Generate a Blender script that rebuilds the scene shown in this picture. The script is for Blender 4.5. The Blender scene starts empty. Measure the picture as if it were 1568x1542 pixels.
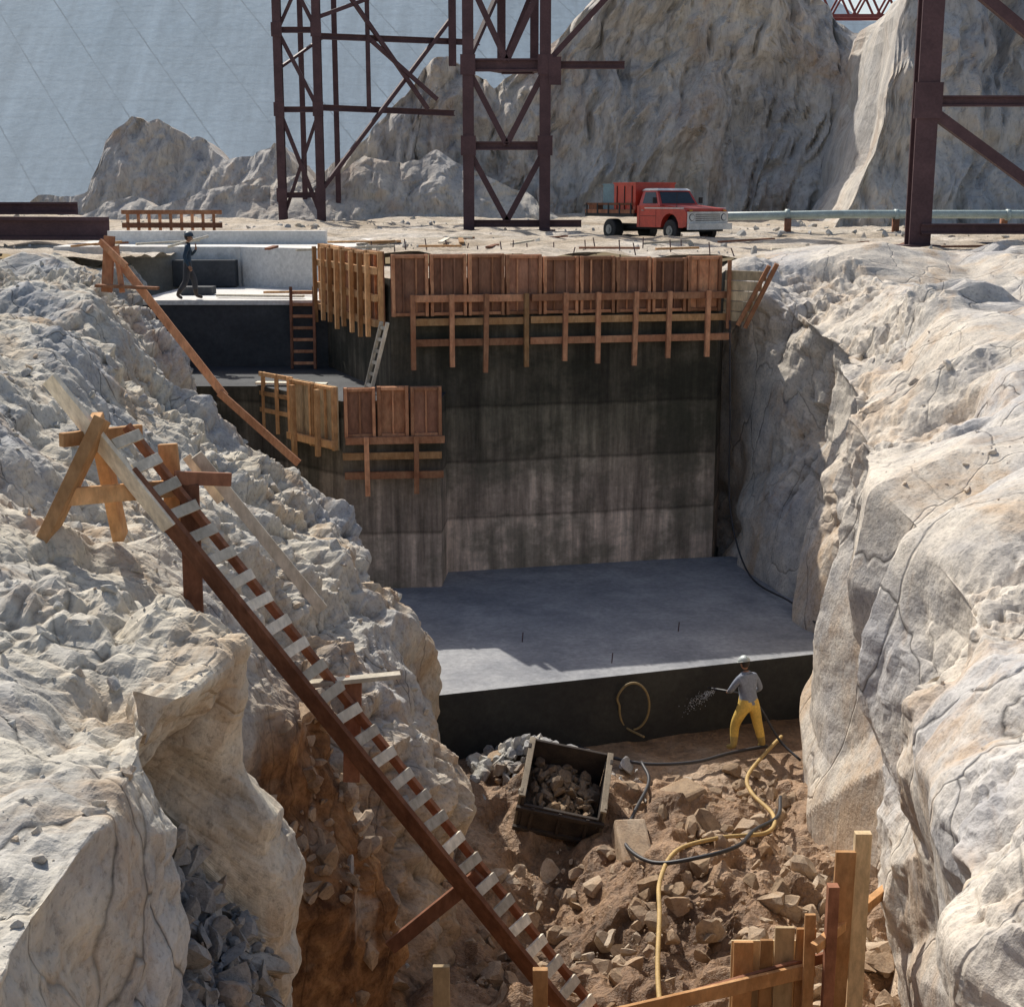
import bpy, math, random
import numpy as np
from mathutils import Vector, Matrix
random.seed(7); RNG=np.random.default_rng(7)
scene=bpy.context.scene
# ------------------------------------------------------------------ noise
def h3(ix,iy,iz,s):
    ix=ix.astype(np.int64);iy=iy.astype(np.int64);iz=iz.astype(np.int64)
    h=(ix*374761393+iy*668265263+iz*2147483647+s*974634777)&0xffffffff
    h=((h^(h>>13))*1274126177)&0xffffffff
    h=((h^(h>>16))*2246822519)&0xffffffff
    h=h^(h>>15)
    return (h&0xffffff)/float(0x1000000)
def vnoise(p,s=0):
    i=np.floor(p); f=p-i; f=f*f*(3-2*f); r=0
    for a in (0,1):
        for b in (0,1):
            for c in (0,1):
                w=(f[:,0] if a else 1-f[:,0])*(f[:,1] if b else 1-f[:,1])*(f[:,2] if c else 1-f[:,2])
                r=r+w*h3(i[:,0]+a,i[:,1]+b,i[:,2]+c,s)
    return r*2-1
def fbm(p,o=4,s=0,g=.5):
    r=0;a=1
    for k in range(o):
        r=r+a*vnoise(p*(2.03**k)+k*7.3,s+k); a*=g
    return r
def facet(p,size,s=0,tilt=.8,an=(1,1,1),sharp=16):
    q=p/(np.array(an)*size); i=np.floor(q); acc=0; wt=1e-12
    for a in (-1,0,1):
        for b in (-1,0,1):
            for c in (-1,0,1):
                X=i[:,0]+a;Y=i[:,1]+b;Z=i[:,2]+c
                ox=q[:,0]-X-h3(X,Y,Z,s); oy=q[:,1]-Y-h3(X,Y,Z,s+1); oz=q[:,2]-Z-h3(X,Y,Z,s+2)
                w=np.exp(-sharp*(ox*ox+oy*oy+oz*oz))+1e-30
                v=(h3(X,Y,Z,s+3)-.5)+tilt*((h3(X,Y,Z,s+4)-.5)*ox+(h3(X,Y,Z,s+5)-.5)*oy+(h3(X,Y,Z,s+6)-.5)*oz)
                acc=acc+w*v; wt=wt+w
    return acc/wt
def blocks(p,size,s=0,an=(1,1,1),tilt=2.0,c_=2.4,vary=1.5):
    """fractured-rock relief: every cell holds a flat-topped polyhedral block, the outermost one shows; creases stay sharp"""
    q=p/(np.array(an)*size); i=np.floor(q); best=np.full(len(p),-1.1)
    for a in (-1,0,1):
        for b in (-1,0,1):
            for c in (-1,0,1):
                X=i[:,0]+a;Y=i[:,1]+b;Z=i[:,2]+c
                ox=q[:,0]-X-.1-.8*h3(X,Y,Z,s); oy=q[:,1]-Y-.1-.8*h3(X,Y,Z,s+1); oz=q[:,2]-Z-.1-.8*h3(X,Y,Z,s+2)
                h=vary*(h3(X,Y,Z,s+3)-.5); t1=h3(X,Y,Z,s+4)-.5; t2=h3(X,Y,Z,s+5)-.5; t3=h3(X,Y,Z,s+6)-.5
                top=h+tilt*(t1*ox+t2*oy+t3*oz)
                ux=np.abs(ox+t2*1.1*oy); uy=np.abs(oy+t3*1.1*oz); uz=np.abs(oz+t1*1.1*ox)
                side=h+1.15-c_*np.maximum(np.maximum(ux,uy),uz)
                best=np.maximum(best,np.minimum(top,side))
    return best-.25
# ------------------------------------------------------------------ materials
def mat(name):
    m=bpy.data.materials.new(name); m.use_nodes=True
    nt=m.node_tree; b=nt.nodes['Principled BSDF']
    return m,nt,b
def N(nt,t,**k):
    n=nt.nodes.new(t)
    for a,v in k.items():
        if a in n.inputs: n.inputs[a].default_value=v
        else: setattr(n,a,v)
    return n
def coord(nt,scale=(1,1,1),rot=(0,0,0)):
    g=N(nt,'ShaderNodeNewGeometry'); mp=N(nt,'ShaderNodeMapping')
    nt.links.new(g.outputs['Position'],mp.inputs[0]); mp.inputs['Scale'].default_value=scale; mp.inputs['Rotation'].default_value=rot
    return mp.outputs[0]
def noise(nt,co,sc,det=4,ro=.6,dist=0):
    n=N(nt,'ShaderNodeTexNoise',Scale=sc,Detail=min(det,5),Roughness=ro,Distortion=dist); nt.links.new(co,n.inputs['Vector']); return n.outputs['Fac']
def ramp(nt,fac,stops):
    r=N(nt,'ShaderNodeValToRGB'); e=r.color_ramp.elements
    while len(e)>2: e.remove(e[-1])
    for i,(p,c) in enumerate(stops):
        if i>=len(e): e.new(p)
        e[i].position=p; e[i].color=(c[0],c[1],c[2],1) if hasattr(c,'__len__') else (c,c,c,1)
    nt.links.new(fac,r.inputs[0]); return r.outputs[0]
def mix(nt,f,a,b,mode='MIX'):
    m=N(nt,'ShaderNodeMix',data_type='RGBA',blend_type=mode)
    for s,v in ((0,f),(6,a),(7,b)):
        if isinstance(v,bpy.types.NodeSocket): nt.links.new(v,m.inputs[s])
        elif s==0: m.inputs[0].default_value=v
        else: m.inputs[s].default_value=(*v,1)
    return m.outputs[2]
def bump(nt,b,parts):
    prev=None
    for h,st,d in parts:
        n=N(nt,'ShaderNodeBump'); n.inputs['Strength'].default_value=st; n.inputs['Distance'].default_value=d
        nt.links.new(h,n.inputs['Height'])
        if prev is not None: nt.links.new(prev,n.inputs['Normal'])
        prev=n.outputs[0]
    nt.links.new(prev,b.inputs['Normal'])
def sep(nt):
    g=N(nt,'ShaderNodeNewGeometry'); s=N(nt,'ShaderNodeSeparateXYZ'); nt.links.new(g.outputs['Position'],s.inputs[0]); return s.outputs
def mrange(nt,v,a,b,c=0,d=1):
    m=N(nt,'ShaderNodeMapRange'); nt.links.new(v,m.inputs[0])
    for i,x in enumerate((a,b,c,d)): m.inputs[1+i].default_value=x
    return m.outputs[0]
def math_(nt,op,a,b):
    m=N(nt,'ShaderNodeMath',operation=op)
    for i,v in ((0,a),(1,b)):
        if isinstance(v,(int,float)): m.inputs[i].default_value=v
        else: nt.links.new(v,m.inputs[i])
    return m.outputs[0]
def rock_mat(name,c1,c2,c3,stain=(.42,.27,.14),stainamt=.6,soil=False,k=1.0,aniso=(1,1,1),cracks_shade=True,lowstain=False):
    m,nt,b=mat(name); co=coord(nt,aniso)
    n1=noise(nt,co,.35*k,4,.6,.3); n2=noise(nt,co,2.0*k,5,.68,.2); n3=noise(nt,co,17*k,5,.7)
    col=ramp(nt,n1,[(.35,c1),(.5,c2),(.66,c3)])
    col=mix(nt,.6,col,ramp(nt,n2,[(.32,(.36,.37,.40)),(.46,(.72,.71,.69)),(.58,(.95,.93,.88)),(.72,(1.15,1.13,1.06))]),'MULTIPLY')
    stn=noise(nt,coord(nt,(1,1,.5)),.7*k,5,.7,.6)
    if lowstain:
        s=sep(nt); stn=math_(nt,'ADD',stn,mrange(nt,s[2],-5.5,-9.5,0,.11))
    st=ramp(nt,stn,[(.51,0),(.67,stainamt)])
    col=mix(nt,st,col,stain)
    if soil:
        s=sep(nt)
        f=math_(nt,'MULTIPLY',mrange(nt,s[2],-5.0,-5.9),mrange(nt,s[1],11.2,12.2))
        f=math_(nt,'MULTIPLY',f,mrange(nt,s[1],19,16))
        f=math_(nt,'MULTIPLY',f,ramp(nt,n1,[(.40,0),(.5,1)]))
        col=mix(nt,f,col,ramp(nt,n2,[(.35,(.08,.04,.022)),(.55,(.27,.145,.07)),(.7,(.42,.25,.12))]))
    col=mix(nt,1,col,ramp(nt,n3,[(.32,.66),(.48,1.0),(.72,1.12)]),'MULTIPLY')
    parts=[]
    if cracks_shade:
        g=N(nt,'ShaderNodeNewGeometry'); col=mix(nt,1,col,ramp(nt,g.outputs['Pointiness'],[(.42,(.42,.37,.32)),(.49,(.95,.95,.95)),(.56,(1.1,1.1,1.1))]),'MULTIPLY')  # pointiness paints shade into crevices and lighter edges into the rock colour
        cr=N(nt,'ShaderNodeTexVoronoi',feature='DISTANCE_TO_EDGE',Scale=.6*k)
        wv=N(nt,'ShaderNodeVectorMath',operation='ADD')
        nn=N(nt,'ShaderNodeTexNoise',Scale=.8*k,Detail=3); c2_=coord(nt,(1,1,.45),(0,.35,0)); nt.links.new(c2_,nn.inputs['Vector'])
        nt.links.new(c2_,wv.inputs[0]); nt.links.new(nn.outputs['Color'],wv.inputs[1]); nt.links.new(wv.outputs[0],cr.inputs['Vector'])
        msk=ramp(nt,n1,[(.42,1),(.6,0)])
        ckc=mix(nt,msk,(1,1,1),ramp(nt,cr.outputs['Distance'],[(0,.3),(.008,1)]))
        col=mix(nt,1,col,ckc,'MULTIPLY'); parts.append((ramp(nt,cr.outputs['Distance'],[(0,0),(.014,1)]),.5,.05/k))
    nt.links.new(col,b.inputs['Base Color']); b.inputs['Roughness'].default_value=.95
    b.inputs['Specular IOR Level'].default_value=.12
    bump(nt,b,parts+[(n2,.35,.07/k),(n3,.55,.035/k)])
    return m
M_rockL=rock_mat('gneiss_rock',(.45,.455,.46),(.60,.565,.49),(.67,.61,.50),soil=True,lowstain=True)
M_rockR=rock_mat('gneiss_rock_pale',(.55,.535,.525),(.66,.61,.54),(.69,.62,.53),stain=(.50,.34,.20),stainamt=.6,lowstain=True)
M_rockB=rock_mat('cliff_rock',(.46,.46,.46),(.58,.54,.49),(.62,.58,.51),k=.35,stain=(.44,.33,.25),stainamt=.7,aniso=(1,1,.3),cracks_shade=False)
M_frag=rock_mat('rock_fragment',(.42,.42,.43),(.52,.51,.47),(.60,.55,.47),k=1.6,cracks_shade=False)
M_frag2=rock_mat('rock_fragment_dark',(.24,.25,.26),(.36,.35,.33),(.46,.42,.35),k=1.6,cracks_shade=False)
M_rub=rock_mat('rubble_stone',(.33,.24,.16),(.45,.34,.24),(.55,.46,.36),k=1.6,stain=(.28,.16,.08),cracks_shade=False)
def simple(name,c1,c2,sc=4,rough=.8,bs=.3,bd=.01,an=(1,1,1),spec=.3,metal=0,det=4):
    m,nt,b=mat(name); co=coord(nt,an)
    n=noise(nt,co,sc,det,.6); n2=noise(nt,co,sc*9,3,.6)
    col=ramp(nt,n,[(.3,c1),(.7,c2)]); col=mix(nt,.5,col,ramp(nt,n2,[(.3,.6),(.7,1.2)]),'MULTIPLY')
    nt.links.new(col,b.inputs['Base Color']); b.inputs['Roughness'].default_value=rough
    b.inputs['Specular IOR Level'].default_value=spec; b.inputs['Metallic'].default_value=metal
    bump(nt,b,[(n2,bs,bd)])
    return m
def dirt_mat(name,a,b_,c,spec=.2,ro=.9):
    m,nt,b=mat(name); co=coord(nt)
    n1=noise(nt,co,.25,5,.65,.3);n2=noise(nt,co,1.7,5,.7);n3=noise(nt,co,12,5,.7)
    col=ramp(nt,n1,[(.35,a),(.5,b_),(.65,c)])
    col=mix(nt,.7,col,ramp(nt,n2,[(.3,.5),(.55,1.0),(.7,1.35)]),'MULTIPLY')
    col=mix(nt,.6,col,ramp(nt,n3,[(.35,.5),(.6,1.2)]),'MULTIPLY')
    nt.links.new(col,b.inputs['Base Color']); b.inputs['Roughness'].default_value=ro; b.inputs['Specular IOR Level'].default_value=spec
    bump(nt,b,[(n2,.9,.15),(n3,.9,.05)])
    return m
M_ground=dirt_mat('dirt_ground',(.40,.32,.23),(.53,.45,.35),(.60,.54,.46))
M_floor=dirt_mat('pit_mud',(.15,.085,.045),(.36,.225,.13),(.47,.34,.23),.35,.6)
def wood(name,c1,c2,sc=3):
    m,nt,b=mat(name); tc=N(nt,'ShaderNodeNewGeometry')
    co=coord(nt); n=noise(nt,co,sc,5,.65,.4); n2=noise(nt,coord(nt,(1,1,.35)),14,5,.65); n4=noise(nt,co,.9,4,.6)
    col=ramp(nt,n,[(.3,c1),(.7,c2)]); col=mix(nt,.65,col,ramp(nt,n2,[(.3,.5),(.65,1.15)]),'MULTIPLY')
    col=mix(nt,ramp(nt,n4,[(.5,0),(.7,.5)]),col,tuple(x*.6 for x in c1))
    rnd=N(nt,'ShaderNodeMapRange'); nt.links.new(tc.outputs['Random Per Island'],rnd.inputs[0]); rnd.inputs[3].default_value=.55; rnd.inputs[4].default_value=1.35
    col=mix(nt,1,col,rnd.outputs[0],'MULTIPLY')
    nt.links.new(col,b.inputs['Base Color']); b.inputs['Roughness'].default_value=.85; b.inputs['Specular IOR Level'].default_value=.15
    bump(nt,b,[(n2,.4,.006)])
    return m
M_woodred=wood('form_lumber_red',(.44,.19,.10),(.60,.32,.18))
M_woodor=wood('form_lumber_orange',(.50,.26,.11),(.66,.40,.20))
M_woodtan=wood('plywood_tan',(.54,.40,.23),(.70,.55,.35),1.2)
M_woodpale=wood('weathered_lumber',(.62,.55,.42),(.80,.73,.60))
M_wooddk=wood('stained_lumber',(.20,.09,.055),(.36,.17,.10))
M_plyred=wood('form_plywood_red',(.29,.14,.09),(.43,.23,.145),1.0)
def concrete(name,base,wet,lo,sc=.5,lifts=None,rough=.85,blot=(.45,.6)):
    m,nt,b=mat(name); co=coord(nt)
    n1=noise(nt,co,sc,5,.65,.3); n2=noise(nt,coord(nt,(1,1,.08)),2.6,5,.7); n3=noise(nt,co,9,5,.7); n4=noise(nt,coord(nt,(1,1,1.3)),.6,5,.65)
    col=ramp(nt,n1,[(.3,lo),(.55,base),(.75,tuple(min(1,x*1.25) for x in base))])
    if lifts:
        col=mix(nt,.85,col,ramp(nt,n2,[(.35,.35),(.5,.85),(.66,1.7)]),'MULTIPLY')
    w=ramp(nt,n4,[(blot[0],0),(blot[1],.7)]); col=mix(nt,w,col,wet)
    if lifts:
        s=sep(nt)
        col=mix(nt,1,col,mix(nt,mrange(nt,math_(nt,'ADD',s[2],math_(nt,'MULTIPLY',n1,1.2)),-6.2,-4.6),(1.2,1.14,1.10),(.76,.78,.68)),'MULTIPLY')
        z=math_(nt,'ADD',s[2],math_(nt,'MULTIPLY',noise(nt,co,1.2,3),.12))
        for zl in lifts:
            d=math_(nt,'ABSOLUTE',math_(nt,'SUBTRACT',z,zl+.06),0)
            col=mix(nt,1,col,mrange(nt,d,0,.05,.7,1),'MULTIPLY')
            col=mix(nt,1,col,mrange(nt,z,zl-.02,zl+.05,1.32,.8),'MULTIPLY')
    col=mix(nt,.7,col,ramp(nt,n3,[(.3,.7),(.7,1.2)]),'MULTIPLY')
    nt.links.new(col,b.inputs['Base Color']); b.inputs['Roughness'].default_value=rough; b.inputs['Specular IOR Level'].default_value=.25
    bump(nt,b,[(n1,.3,.03),(n3,.4,.012)])
    return m
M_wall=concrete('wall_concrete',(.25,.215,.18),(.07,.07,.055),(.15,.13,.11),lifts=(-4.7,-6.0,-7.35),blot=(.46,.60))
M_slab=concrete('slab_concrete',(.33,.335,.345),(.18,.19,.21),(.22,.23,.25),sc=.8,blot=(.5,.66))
M_slabedge=concrete('slab_edge_concrete',(.05,.05,.045),(.03,.03,.03),(.03,.03,.03))  # shade of the side turned from the sun painted as a dark colour
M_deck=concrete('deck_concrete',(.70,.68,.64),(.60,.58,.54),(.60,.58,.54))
M_darkwall=concrete('shade_dark_concrete',(.07,.075,.08),(.04,.045,.05),(.05,.05,.055))  # shadow on the recessed wall painted into a darkened concrete colour
M_steel=simple('red_oxide_steel',(.065,.035,.04),(.105,.058,.063),1.5,.65)
M_steelred=simple('red_steel',(.20,.05,.045),(.30,.09,.08),1.5,.6)
def plain(name,c,rough=.5,metal=0,spec=.5):
    return simple(name,tuple(x*.8 for x in c),tuple(min(1,x*1.15) for x in c),3,rough,.08,.003,spec=spec,metal=metal)
# ------------------------------------------------------------------ mesh helpers
def mesh_obj(name,V,F,mats,mi=None,smooth=False):
    me=bpy.data.meshes.new(name)
    V=np.asarray(V,dtype=np.float64)
    if isinstance(F,np.ndarray):
        me.vertices.add(len(V)); me.vertices.foreach_set('co',V.ravel())
        n,k=F.shape; me.loops.add(n*k); me.loops.foreach_set('vertex_index',F.ravel().astype(np.int32))
        me.polygons.add(n); me.polygons.foreach_set('loop_start',np.arange(0,n*k,k,dtype=np.int32))
        me.update(calc_edges=True); me.validate()
    else:
        me.from_pydata([tuple(v) for v in V],[],F); me.update()
    for m in mats: me.materials.append(m)
    if mi is not None: me.polygons.foreach_set('material_index',np.array(mi,dtype=np.int32))
    me.polygons.foreach_set('use_smooth',[smooth]*len(me.polygons))
    ob=bpy.data.objects.new(name,me); scene.collection.objects.link(ob); return ob
def gridfaces(ny,nx,keep=None):
    a=np.arange(ny*nx).reshape(ny,nx)
    F=np.stack([a[:-1,:-1],a[:-1,1:],a[1:,1:],a[1:,:-1]],-1).reshape(-1,4)
    if keep is not None: F=F[keep.ravel()]
    return F
class B:
    def __init__(s): s.V=[];s.F=[];s.M=[];s.X=Matrix.Identity(4)
    def add(s,vs,fs,m):
        o=len(s.V); s.V+= [s.X@Vector(v) for v in vs]; s.F+=[tuple(i+o for i in f) for f in fs]; s.M+=[m]*len(fs)
    def box(s,c,d,m=0,R=None,taper=None):
        c=Vector(c); vs=[]
        for z in (-1,1):
            for x,y in ((-1,-1),(1,-1),(1,1),(-1,1)):
                t=taper if (taper and z>0) else (1,1)
                v=Vector((x*d[0]/2*t[0],y*d[1]/2*t[1],z*d[2]/2))
                if R: v=R@v
                vs.append(c+v)
        s.add(vs,[(3,2,1,0),(4,5,6,7),(0,1,5,4),(1,2,6,5),(2,3,7,6),(3,0,4,7)],m)
    def beam(s,p,q,w,h,m=0,up=(0,0,1)):
        p=Vector(p);q=Vector(q); z=(q-p); L=z.length; z.normalize(); up=Vector(up)
        if abs(z.dot(up))>.98*up.length: up=Vector((0,1,0))
        x=z.cross(up).normalized(); y=x.cross(z).normalized()
        R=Matrix((x,y,z)).transposed()
        s.box((p+q)/2,(w,h,L),m,R)
    def ibeam(s,p,q,w,h,m=0,up=(0,0,1),t=.16):
        p=Vector(p);q=Vector(q); z=(q-p).normalized(); u=Vector(up)
        if abs(z.dot(u))>.98: u=Vector((0,1,0))
        x=z.cross(u).normalized(); y=x.cross(z).normalized()
        s.beam(p+y*(h/2-h*t/2),q+y*(h/2-h*t/2),w,h*t,m,u); s.beam(p-y*(h/2-h*t/2),q-y*(h/2-h*t/2),w,h*t,m,u)
        s.beam(p,q,w*t*1.2,h*(1-2*t),m,u)
    def tube(s,pts,r,m=0,n=10,caps=True):
        pts=[Vector(p) for p in pts]; rr=r if hasattr(r,'__len__') else [r]*len(pts)
        vs=[];fs=[];prev=None
        for i,p in enumerate(pts):
            t=(pts[min(i+1,len(pts)-1)]-pts[max(i-1,0)]).normalized()
            if prev is None:
                u=Vector((0,0,1)) if abs(t.z)<.9 else Vector((1,0,0)); x=t.cross(u).normalized()
            else: x=(prev-t*prev.dot(t)).normalized()
            prev=x; y=t.cross(x)
            for k in range(n):
                a=2*math.pi*k/n; vs.append(p+(x*math.cos(a)+y*math.sin(a))*rr[i])
        for i in range(len(pts)-1):
            for k in range(n): fs.append((i*n+k,i*n+(k+1)%n,(i+1)*n+(k+1)%n,(i+1)*n+k))
        if caps: fs.append(tuple(range(n))[::-1]); fs.append(tuple((len(pts)-1)*n+k for k in range(n)))
        s.add(vs,fs,m)
    def prism(s,poly,z0,z1,m=0,mtop=None):
        n=len(poly); g=lambda z:z if hasattr(z,'__len__') else [z]*n
        a,b=g(z0),g(z1)
        vs=[(p[0],p[1],a[i]) for i,p in enumerate(poly)]+[(p[0],p[1],b[i]) for i,p in enumerate(poly)]
        fs=[(i,(i+1)%n,n+(i+1)%n,n+i) for i in range(n)]+[tuple(range(n))[::-1]]
        s.add(vs,fs,m); s.add([(p[0],p[1],b[i]) for i,p in enumerate(poly)],[tuple(range(n))],m if mtop is None else mtop)
    def prismY(s,poly,y0,y1,m=0):
        n=len(poly); vs=[(p[0],y0,p[1]) for p in poly]+[(p[0],y1,p[1]) for p in poly]
        fs=[(i,(i+1)%n,n+(i+1)%n,n+i) for i in range(n)]+[tuple(range(n))[::-1],tuple(range(n,2*n))]
        s.add(vs,fs,m)
    def obj(s,name,mats,bevel=0,smooth=False):
        o=mesh_obj(name,s.V,s.F,mats,s.M,smooth)
        if bevel:
            b=o.modifiers.new('bevel','BEVEL'); b.width=bevel; b.segments=2; b.limit_method='ANGLE'; b.angle_limit=.7
        return o
def smoothpath(pts,n=8):
    P=[Vector(p) for p in pts]; P=[P[0]*2-P[1]]+P+[P[-1]*2-P[-2]]; out=[]
    for i in range(1,len(P)-2):
        for k in range(n):
            t=k/n; a,b,c,d=P[i-1],P[i],P[i+1],P[i+2]
            out.append(.5*((2*b)+(c-a)*t+(2*a-5*b+4*c-d)*t*t+(3*b-a-3*c+d)*t**3))
    out.append(P[-2]); return out
# ------------------------------------------------------------------ terrain: banks
def loft(stations,segs,ymin,ymax):
    ys=[ymin]; 
    while ys[-1]<ymax: ys.append(ys[-1]+.008+.0031*max(ys[-1],3))
    ys=np.array(ys); SY=np.array([s[0] for s in stations]); K=len(stations[0][1])
    C=np.array([[np.interp(ys,SY,[s[1][k][c] for s in stations]) for c in (0,1)] for k in range(K)]) # K,2,ny
    cols=[]
    for k in range(K-1):
        for j in range(segs[k]):
            t=j/segs[k]; cols.append(C[k]*(1-t)+C[k+1]*t)
    cols.append(C[-1]); C=np.array(cols) # nx,2,ny
    P=np.stack([C[:,0,:].T,np.repeat(ys[:,None],C.shape[0],1),C[:,1,:].T],-1)
    for _ in range(4):
        P[:,1:-1]=(P[:,:-2]+P[:,1:-1]*2+P[:,2:])/4; P[1:-1]=(P[:-2]+P[1:-1]*2+P[2:])/4
    return P
def blur(a,n):
    for _ in range(n):
        b=a.copy(); b[:,1:-1]=(a[:,:-2]+a[:,1:-1]+a[:,2:])/3; a=b.copy(); b[1:-1]=(a[:-2]+a[1:-1]+a[2:])/3; a=b
    return a
def rockify(P,seed,big=.62,mid=.42,small=.20,fine=.08,bigsize=2.6,patch=.6,nearamp=.35,midsize=1.1,rotz=.35):
    ny,nx,_=P.shape
    ds=np.gradient(P,axis=1); dy=np.gradient(P,axis=0); n=np.cross(ds,dy); n/=np.linalg.norm(n,axis=-1,keepdims=True)+1e-9
    n=blur(n,34); n/=np.linalg.norm(n,axis=-1,keepdims=True)+1e-9
    p=P.reshape(-1,3); w=p+np.stack([vnoise(p*.8,seed+50),vnoise(p*.8,seed+51),vnoise(p*.8,seed+52)],1)*.05+np.stack([vnoise(p*5,seed+53),vnoise(p*5,seed+54),vnoise(p*5,seed+55)],1)*.018
    c,s_=math.cos(.4),math.sin(.4)
    r=w@np.array([[c,0,s_],[0,1,0],[-s_,0,c]]); c,s_=math.cos(rotz),math.sin(rotz); r=r@np.array([[c,s_,0],[-s_,c,0],[0,0,1]])
    n2=n.reshape(-1,3); flat=np.clip(n2[:,2],0,1); near=np.interp(p[:,1],[5,11,18],[nearamp,.6,1])
    foot=np.interp(p[:,2],[-10.5,-8.5],[.45,1])
    d=blocks(r,bigsize,seed,(.9,1.1,1.4),1.6)*big*(1-.35*flat)*near
    msk=patch+(1.2-patch)*np.clip(fbm(p*.35,2,seed+66)*1.6+.35,0,1)
    d+=blocks(r,midsize,seed+11,(.85,1.1,1.5),1.7,3.0)*mid*(.45+.55*near)*msk
    d+=blocks(r,.5,seed+23,(1,1.1,1.2),1.7,3.2)*small*(.45+.55*near)*msk
    rough=.5+.7*np.clip((flat-.45)/.4,0,1)
    d+=blocks(r,.21,seed+31,(1,1,1),1.7,3.2)*fine*rough*msk*(.6+.4*near)
    d+=fbm(p*.45,3,seed+70)*.10+fbm(p*7,2,seed+80)*.006
    q=p+n2*(d*foot)[:,None]
    return q.reshape(ny,nx,3)
LS=[(-3,[(-30,-1.5),(-9,-1.7),(-4.5,-2.5),(-2.6,-2.9),(-2.4,-5),(-2.2,-8),(-2,-11.2)]),
(4,[(-30,-1.5),(-8,-1.8),(-4.5,-2.8),(-2.15,-3.2),(-2.0,-5),(-1.8,-7.5),(-1.6,-11.2)]),
(6,[(-30,-1.5),(-8,-1.8),(-4.2,-2.75),(-2.05,-3.05),(-1.95,-5),(-1.8,-7.5),(-1.6,-11.2)]),
(7.6,[(-30,-1.5),(-7.5,-1.7),(-4.2,-2.75),(-2.1,-3.1),(-1.95,-4.6),(-1.8,-7),(-1.6,-11.2)]),
(7.9,[(-30,-1.5),(-7.5,-1.7),(-4.2,-2.75),(-2.15,-3.1),(-2.9,-3.95),(-2.0,-6.2),(-1.7,-11.2)]),
(9.6,[(-30,-1.5),(-7.5,-1.7),(-4.2,-2.8),(-2.1,-3.2),(-2.9,-4.1),(-1.95,-6.3),(-1.7,-11.2)]),
(9.85,[(-30,-1.5),(-7.5,-1.6),(-4.2,-2.8),(-2.0,-3.2),(-1.9,-5),(-1.7,-7),(-1.6,-11.2)]),
(10.5,[(-30,-1.5),(-7.5,-1.6),(-4.3,-2.9),(-2.0,-3.3),(-1.85,-5),(-1.7,-7),(-1.6,-11.2)]),
(11.2,[(-30,-1.5),(-8,-1.6),(-5.0,-2.7),(-3.5,-3.7),(-3.4,-5.2),(-3.2,-7.5),(-2.9,-11.2)]),
(12.6,[(-30,-1.5),(-8,-1.6),(-5.3,-2.6),(-3.9,-3.5),(-3.4,-5.2),(-3.0,-7.5),(-2.6,-11.2)]),
(14.5,[(-30,-1.5),(-8.5,-1.5),(-5.6,-2.6),(-3.7,-4.1),(-2.4,-5.4),(-2.0,-7.6),(-1.6,-11.2)]),
(18,[(-30,-1.5),(-9,-1.4),(-6.2,-2.5),(-4.0,-4.2),(-1.6,-6.7),(-1.1,-8.2),(-.7,-11.2)]),
(21,[(-30,-1.5),(-10,-1.4),(-7,-2.4),(-4.3,-4.6),(-1.7,-7.3),(-.9,-8.7),(-.6,-11.2)]),
(24,[(-30,-1.5),(-11,-1.4),(-7.6,-2.2),(-5,-4.3),(-2.2,-7.0),(-1.8,-8.0),(-1.5,-11.2)]),
(27,[(-30,-1.5),(-11.5,-1.4),(-8.2,-2.0),(-5.6,-4.2),(-3.3,-6.2),(-2.9,-7.2),(-2.7,-11.2)]),
(30,[(-30,-1.5),(-12,-1.4),(-8.8,-1.7),(-6.8,-3.8),(-5.0,-5.8),(-4.5,-7.2),(-4.2,-11.2)]),
(33,[(-30,-1.5),(-12,-1.4),(-9.3,-1.7),(-7.8,-3.5),(-7.2,-5),(-7.0,-7.2),(-6.8,-11.2)]),
(35.5,[(-30,-1.5),(-12,-1.4),(-9.9,-1.7),(-9.3,-2.6),(-9.2,-5),(-9,-7.2),(-9,-11.2)]),
(38.5,[(-30,-1.5),(-12,-1.4),(-10.4,-1.6),(-9.9,-2.4),(-9.8,-5),(-9.8,-7.2),(-9.8,-11.2)]),
(44,[(-30,-1.5),(-14,-1.5),(-11,-1.6),(-10.4,-2.4),(-10.3,-5),(-10.3,-7.2),(-10.3,-11.2)])]
PL=rockify(loft(LS,[30,75,110,120,85,60],-3,40),100,.62,.36,.15,.07,2.6,.45,.28)
ny,nx,_=PL.shape
mesh_obj('rock_bank',PL.reshape(-1,3),gridfaces(ny,nx),[M_rockL],smooth=False)
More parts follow.
